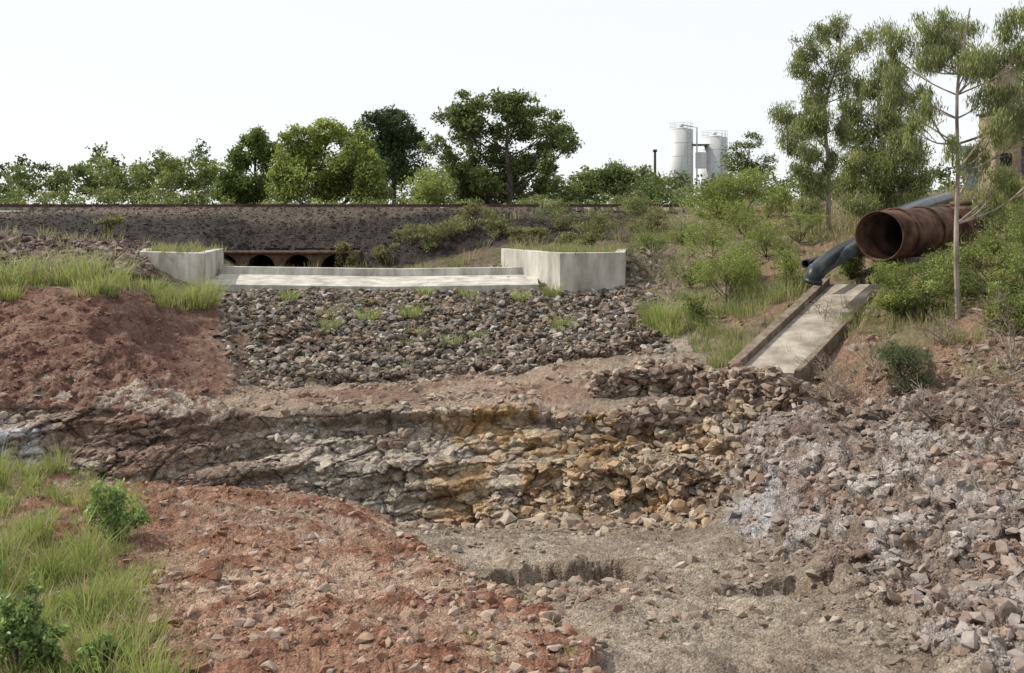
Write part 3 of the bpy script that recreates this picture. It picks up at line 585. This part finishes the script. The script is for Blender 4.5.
tree('eucalyptus_tree',b,[(0,0,0),rel(956,250),rel(960,170,.1),rel(957,95),rel(964,40),rel(970,8)],
 [(*rel(px,py,rng.uniform(-1,1)),rx*s,rz*s) for px,py,rx,rz in((908,26,18,13),(942,16,18,12),(975,22,20,13),(1005,28,18,15),(1030,45,18,20),(930,55,18,16),(903,48,12,12),(960,62,16,14),(990,60,20,16),(1020,85,16,20),(910,85,12,20),(940,95,14,16),(985,95,16,16),(1005,120,16,18),(920,128,11,18),(1030,130,16,20),(975,130,12,16),(940,150,9,14),(992,160,14,18),(1025,180,16,18),(945,38,20,14),(1015,60,20,16),(912,110,10,16),(1005,200,14,14),(898,68,10,16),(1045,95,20,22),(1045,160,18,22),(970,45,18,16))],
 50000,.125,.15,E1,E2,r0=.065,droop=1.2,sub=12,spread=.3,twigr=.006)
def shrub(name,px,py,hpx,wpx,n,c1,c2,ls=.07,lw=.4,lo=0,hi=13,nc=7,bark=None,r0=.025,droop=0):
    b=gp(px,py,lo,hi); s=b[1]/F; h=hpx*s;w=wpx*s/2; cl=[]
    for k in range(nc):
        a=rng.uniform(0,6.28); q_=rng.uniform(.1,.75); cl.append((math.cos(a)*w*q_,math.sin(a)*w*q_,h*rng.uniform(.15,.8),w*rng.uniform(.2,.45),h*rng.uniform(.12,.26)))
    tree(name,b,[(0,0,0),(.02,0,h*.3),(0,.02,h*.7)],cl,n,ls,lw,c1,c2,r0=r0,bark=bark or M_bark_d,sub=8,spread=.35,twigr=.006,droop=droop)
for px,py,h,w,n in((725,308,68,78,7500),(700,328,36,50,3200),(785,290,42,54,3200),(765,260,46,70,4500),(712,264,46,76,4800),(745,238,40,75,5000),(800,245,36,55,3200),(690,288,38,48,2800),(748,285,44,56,3600),(680,245,34,60,3000),(650,258,30,50,2400)): shrub('green_shrub',px,py,h,w,n,Lg1 if px%10 else G1,Lg2,.085,.28,7.5,12.5,nc=12)
shrub('saltbush',903,391,54,64,12000,(.06,.08,.035),(.13,.155,.07),.06,.18,5,9,nc=18,r0=.012)
for px,py,h,w in((925,314,55,85),(990,302,64,96),(1005,258,64,80),(895,294,34,58),(1040,270,60,80),(850,279,30,38),(975,268,32,56),(955,292,42,66),(1000,228,54,70),(1015,334,50,70),(935,285,40,60),(900,318,34,60),(1030,310,56,80)): shrub('green_shrub',px,py,h,w,5200,G1,Lg2,.075,.28,7,12,nc=12)
for px,py,h,w in((348,270,30,24),(110,235,22,26),(375,215,22,20),(440,250,30,50),(560,232,30,60),(600,238,35,60),(500,235,25,50),(650,240,35,60),(470,222,20,40),(545,215,22,50),(620,216,22,60),(410,245,28,50),(385,262,20,36),(530,246,20,50),(580,250,20,50),(640,215,30,60),(450,238,26,60)): shrub('low_shrub',px,py,h,w,2300,(.13,.13,.05) if px%20 else G1,(.27,.26,.11),.15,.25,10,12.8,r0=.03)
for px,py,h,w in((830,405,60,90),(870,385,60,80),(990,430,70,110),(1010,380,80,90),(940,345,50,70),(760,345,35,50),(1000,335,60,80),(930,420,50,80),(670,300,36,60),(655,275,36,60),(820,330,40,60)): shrub('dry_shrub',px,py,h,w,420,(.16,.12,.075),(.27,.22,.15),.06,.15,3,11,bark=M_bark,nc=14,r0=.01)

# ------------------------------------------------------------ grasses
def grass(name,cent,nb,h,spread,c1,c2,w=.012,lean=.5):
    cent=np.asarray(cent); n=len(cent)*nb; c=np.repeat(cent,nb,0); th=rng.uniform(0,2*np.pi,n); rr=rng.random(n)**.6*spread
    d=np.stack([np.cos(th),np.sin(th),0*th],1); bs=c+d*rr[:,None]; bs[:,2]-=.03
    ts=np.repeat(rng.uniform(.45,1.4,len(cent)),nb); hh=h*ts*rng.uniform(.4,1.2,n); ln=lean*rng.uniform(.2,1.3,n)*hh
    ph=rng.uniform(0,2*np.pi,n); sd_=np.stack([np.cos(ph),np.sin(ph),0*ph],1)*w*rng.uniform(.6,1.3,(n,1))
    d2=unit(d+rng.normal(size=(n,3))*.5*np.array([1,1,0])); up_=np.array([0,0,1.])
    m=bs+up_*(hh*.6)[:,None]+d2*(ln*.35)[:,None]; t=bs+up_*hh[:,None]+d2*ln[:,None]
    V=np.stack([bs-sd_*.5,bs+sd_*.5,m+sd_*.45,m-sd_*.45,t+sd_*.08,t-sd_*.08],1).reshape(-1,3); o=np.arange(n)[:,None]*6
    Q=np.stack([o+np.array([0,1,2,3]),o+np.array([3,2,4,5])],1).reshape(-1,4)
    tt=np.clip(np.repeat(rng.random(len(cent)),nb)*.5+rng.random(n)*.6,0,1)[:,None]; cl=(np.array(c1)*(1-tt)+np.array(c2)*tt)*np.repeat(rng.uniform(.8,1.15,len(cent)),nb)[:,None]; dry=rng.random(n)<.16; cl[dry]=(.38,.32,.18)
    mk(name,V,Q,4,np.repeat(cl,6,0),(M_grass,))
def gpts(n,u0,u1,v0,v1,fn=None,cl=0,th=.47):
    uu=rng.uniform(u0,u1,n);v2=rng.uniform(v0,v1,n);a,b=gi(uu,v2)
    if fn is not None: k=rng.random(n)<fn(uu,v2); a,b=a[k],b[k]
    if cl: f=fbm(P[a,b]*cl,3,301); k=f>th; a,b=a[k],b[k]
    return P[a,b]
gA,gB=(.16,.225,.045),(.36,.41,.13)
pf=lambda uu,v2: 1-ss(-60,35,uu-np.interp(v2,[0,1,1.5,2,2.6,3,3.3],[175,165,145,145,130,100,60]))
grass('foreground_grass',gpts(1200,-250,220,0.6,3.2,pf,2.2,.45),40,.22,.11,gA,gB,.009,.7)
grass('foreground_grass',gpts(800,-250,190,0.6,3.2,pf,1.6,.48),48,.42,.11,gA,gB,.01,.6)
grass('dry_grass',gpts(1500,-200,270,.8,3.4,lambda uu,v2:1-ss(-60,90,uu-150)),12,.14,.14,(.3,.26,.15),(.42,.38,.25),.006,.9)
grass('bank_grass',gpts(260,-200,210,8.85,9.3,None,1.2,.48),44,.38,.22,(.18,.24,.055),(.36,.4,.14),.018)
grass('bank_grass',[gp(178,300,8,9.5),gp(195,308,8,9.5),gp(160,293,8,9.6),gp(205,303,8,9.3),gp(90,284,8,9.8),gp(75,280,8,9.8),gp(35,282,8,9.8),gp(60,285,8,9.8),gp(150,290,8,9.8),gp(10,284,8,9.8),gp(110,286,8,9.8)],190,.7,.42,(.2,.27,.06),(.4,.44,.16),.018,.7)
wd=[gp(325,315,8,9),gp(330,328,8,9),gp(415,335,8,9),gp(478,336,8,9),gp(425,296,8,9),gp(552,297,8,9),gp(468,298,8,9),gp(368,322,8,9),gp(410,318,8,9),gp(520,300,8,9),gp(290,300,8,9),gp(560,330,8,9),gp(450,345,8,9)]
grass('riprap_weeds',wd,130,.38,.28,(.18,.25,.06),(.34,.41,.14),.018,.9)
grass('riprap_weeds',gpts(60,250,640,8.1,9.0),40,.2,.2,(.16,.2,.06),(.32,.36,.14),.015,.9)
grass('grass_tussock',[gp(663,333,7,9.5),gp(672,335,7,9.5),gp(655,328,7,9.5)],280,.75,.35,(.2,.28,.06),(.4,.45,.16),.018)
grass('fill_grass',np.concatenate([fillR[rng.integers(0,len(fillR),80)],fillL[rng.integers(0,len(fillL),50)]]),26,.32,.25,(.16,.2,.05),(.32,.33,.15),.02)
grass('slope_grass',gpts(1400,630,1250,8.0,11.5,None,1.3,.48),26,.34,.22,(.15,.19,.05),(.34,.35,.15),.014)
grass('slope_grass',gpts(240,670,800,7.8,9.8,None,1.,.47),40,.45,.28,(.16,.21,.055),(.34,.36,.15),.016)
grass('background_grass',gpts(1100,-200,1200,9.8,12.4,lambda uu,v2:np.where((uu<640)&(v2>11.1),.06,1),.5),22,.45,.35,(.17,.18,.075),(.34,.33,.17),.03)
grass('trackside_grass',gpts(300,-200,680,12.1,12.6),18,.3,.3,(.15,.15,.06),(.3,.28,.15),.03)
grass('weed',[gp(430,558,1,4),gp(470,640,1,3),gp(485,655,1,3),gp(550,628,1,3),gp(570,655,1,3),gp(520,600,1,3)],16,.12,.06,gA,gB,.012,.9)
for px,py,h,w,n in((112,540,62,72,2600),(15,668,90,60,2600),(45,675,60,55,2200),(95,678,45,60,1900),(-20,600,60,60,2000)): 
    shrub('broadleaf_weed',px,py,h,w,n,(.12,.19,.05),(.25,.35,.11),.06,.55,.6,4,nc=13,bark=M_leaf,r0=.006)

# ------------------------------------------------------------ light: hazy bright sky and sun
D=Vector((-.76,.24,.74)).normalized()
w=bpy.data.worlds.new('World');bpy.context.scene.world=w;w.use_nodes=True;nt=w.node_tree
sky=nt.nodes.new('ShaderNodeTexSky');sky.sky_type='NISHITA';sky.sun_disc=False;sky.sun_elevation=math.asin(D.z);sky.sun_rotation=math.atan2(D.x,D.y)
sky.air_density=1.0;sky.dust_density=1.0;sky.ozone_density=1.0
mx=nt.nodes.new('ShaderNodeMix');mx.data_type='RGBA';mx.inputs[0].default_value=.85;mx.inputs[7].default_value=(10.7,10.9,11.1,1)
nt.links.new(sky.outputs[0],mx.inputs[6])
bg=nt.nodes['Background'];bg.inputs[1].default_value=.1;nt.links.new(mx.outputs[2],bg.inputs[0])
l=bpy.data.lights.new('sun','SUN');l.energy=5.0;l.angle=math.radians(.5);l.color=(1,.93,.82)
so=bpy.data.objects.new('sun',l);bpy.context.scene.collection.objects.link(so);so.rotation_euler=D.to_track_quat('Z','Y').to_euler()
cam=bpy.data.cameras.new('camera');co=bpy.data.objects.new('camera',cam);bpy.context.scene.collection.objects.link(co);bpy.context.scene.camera=co
cam.lens=36*F/1024;cam.sensor_width=36;cam.shift_y=-(336.5-HY)/1024;cam.clip_start=.1;cam.clip_end=6000;co.rotation_euler=(math.pi/2,0,0)
sc_=bpy.context.scene;sc_.view_settings.view_transform='Standard';sc_.view_settings.look='None';sc_.view_settings.exposure=0
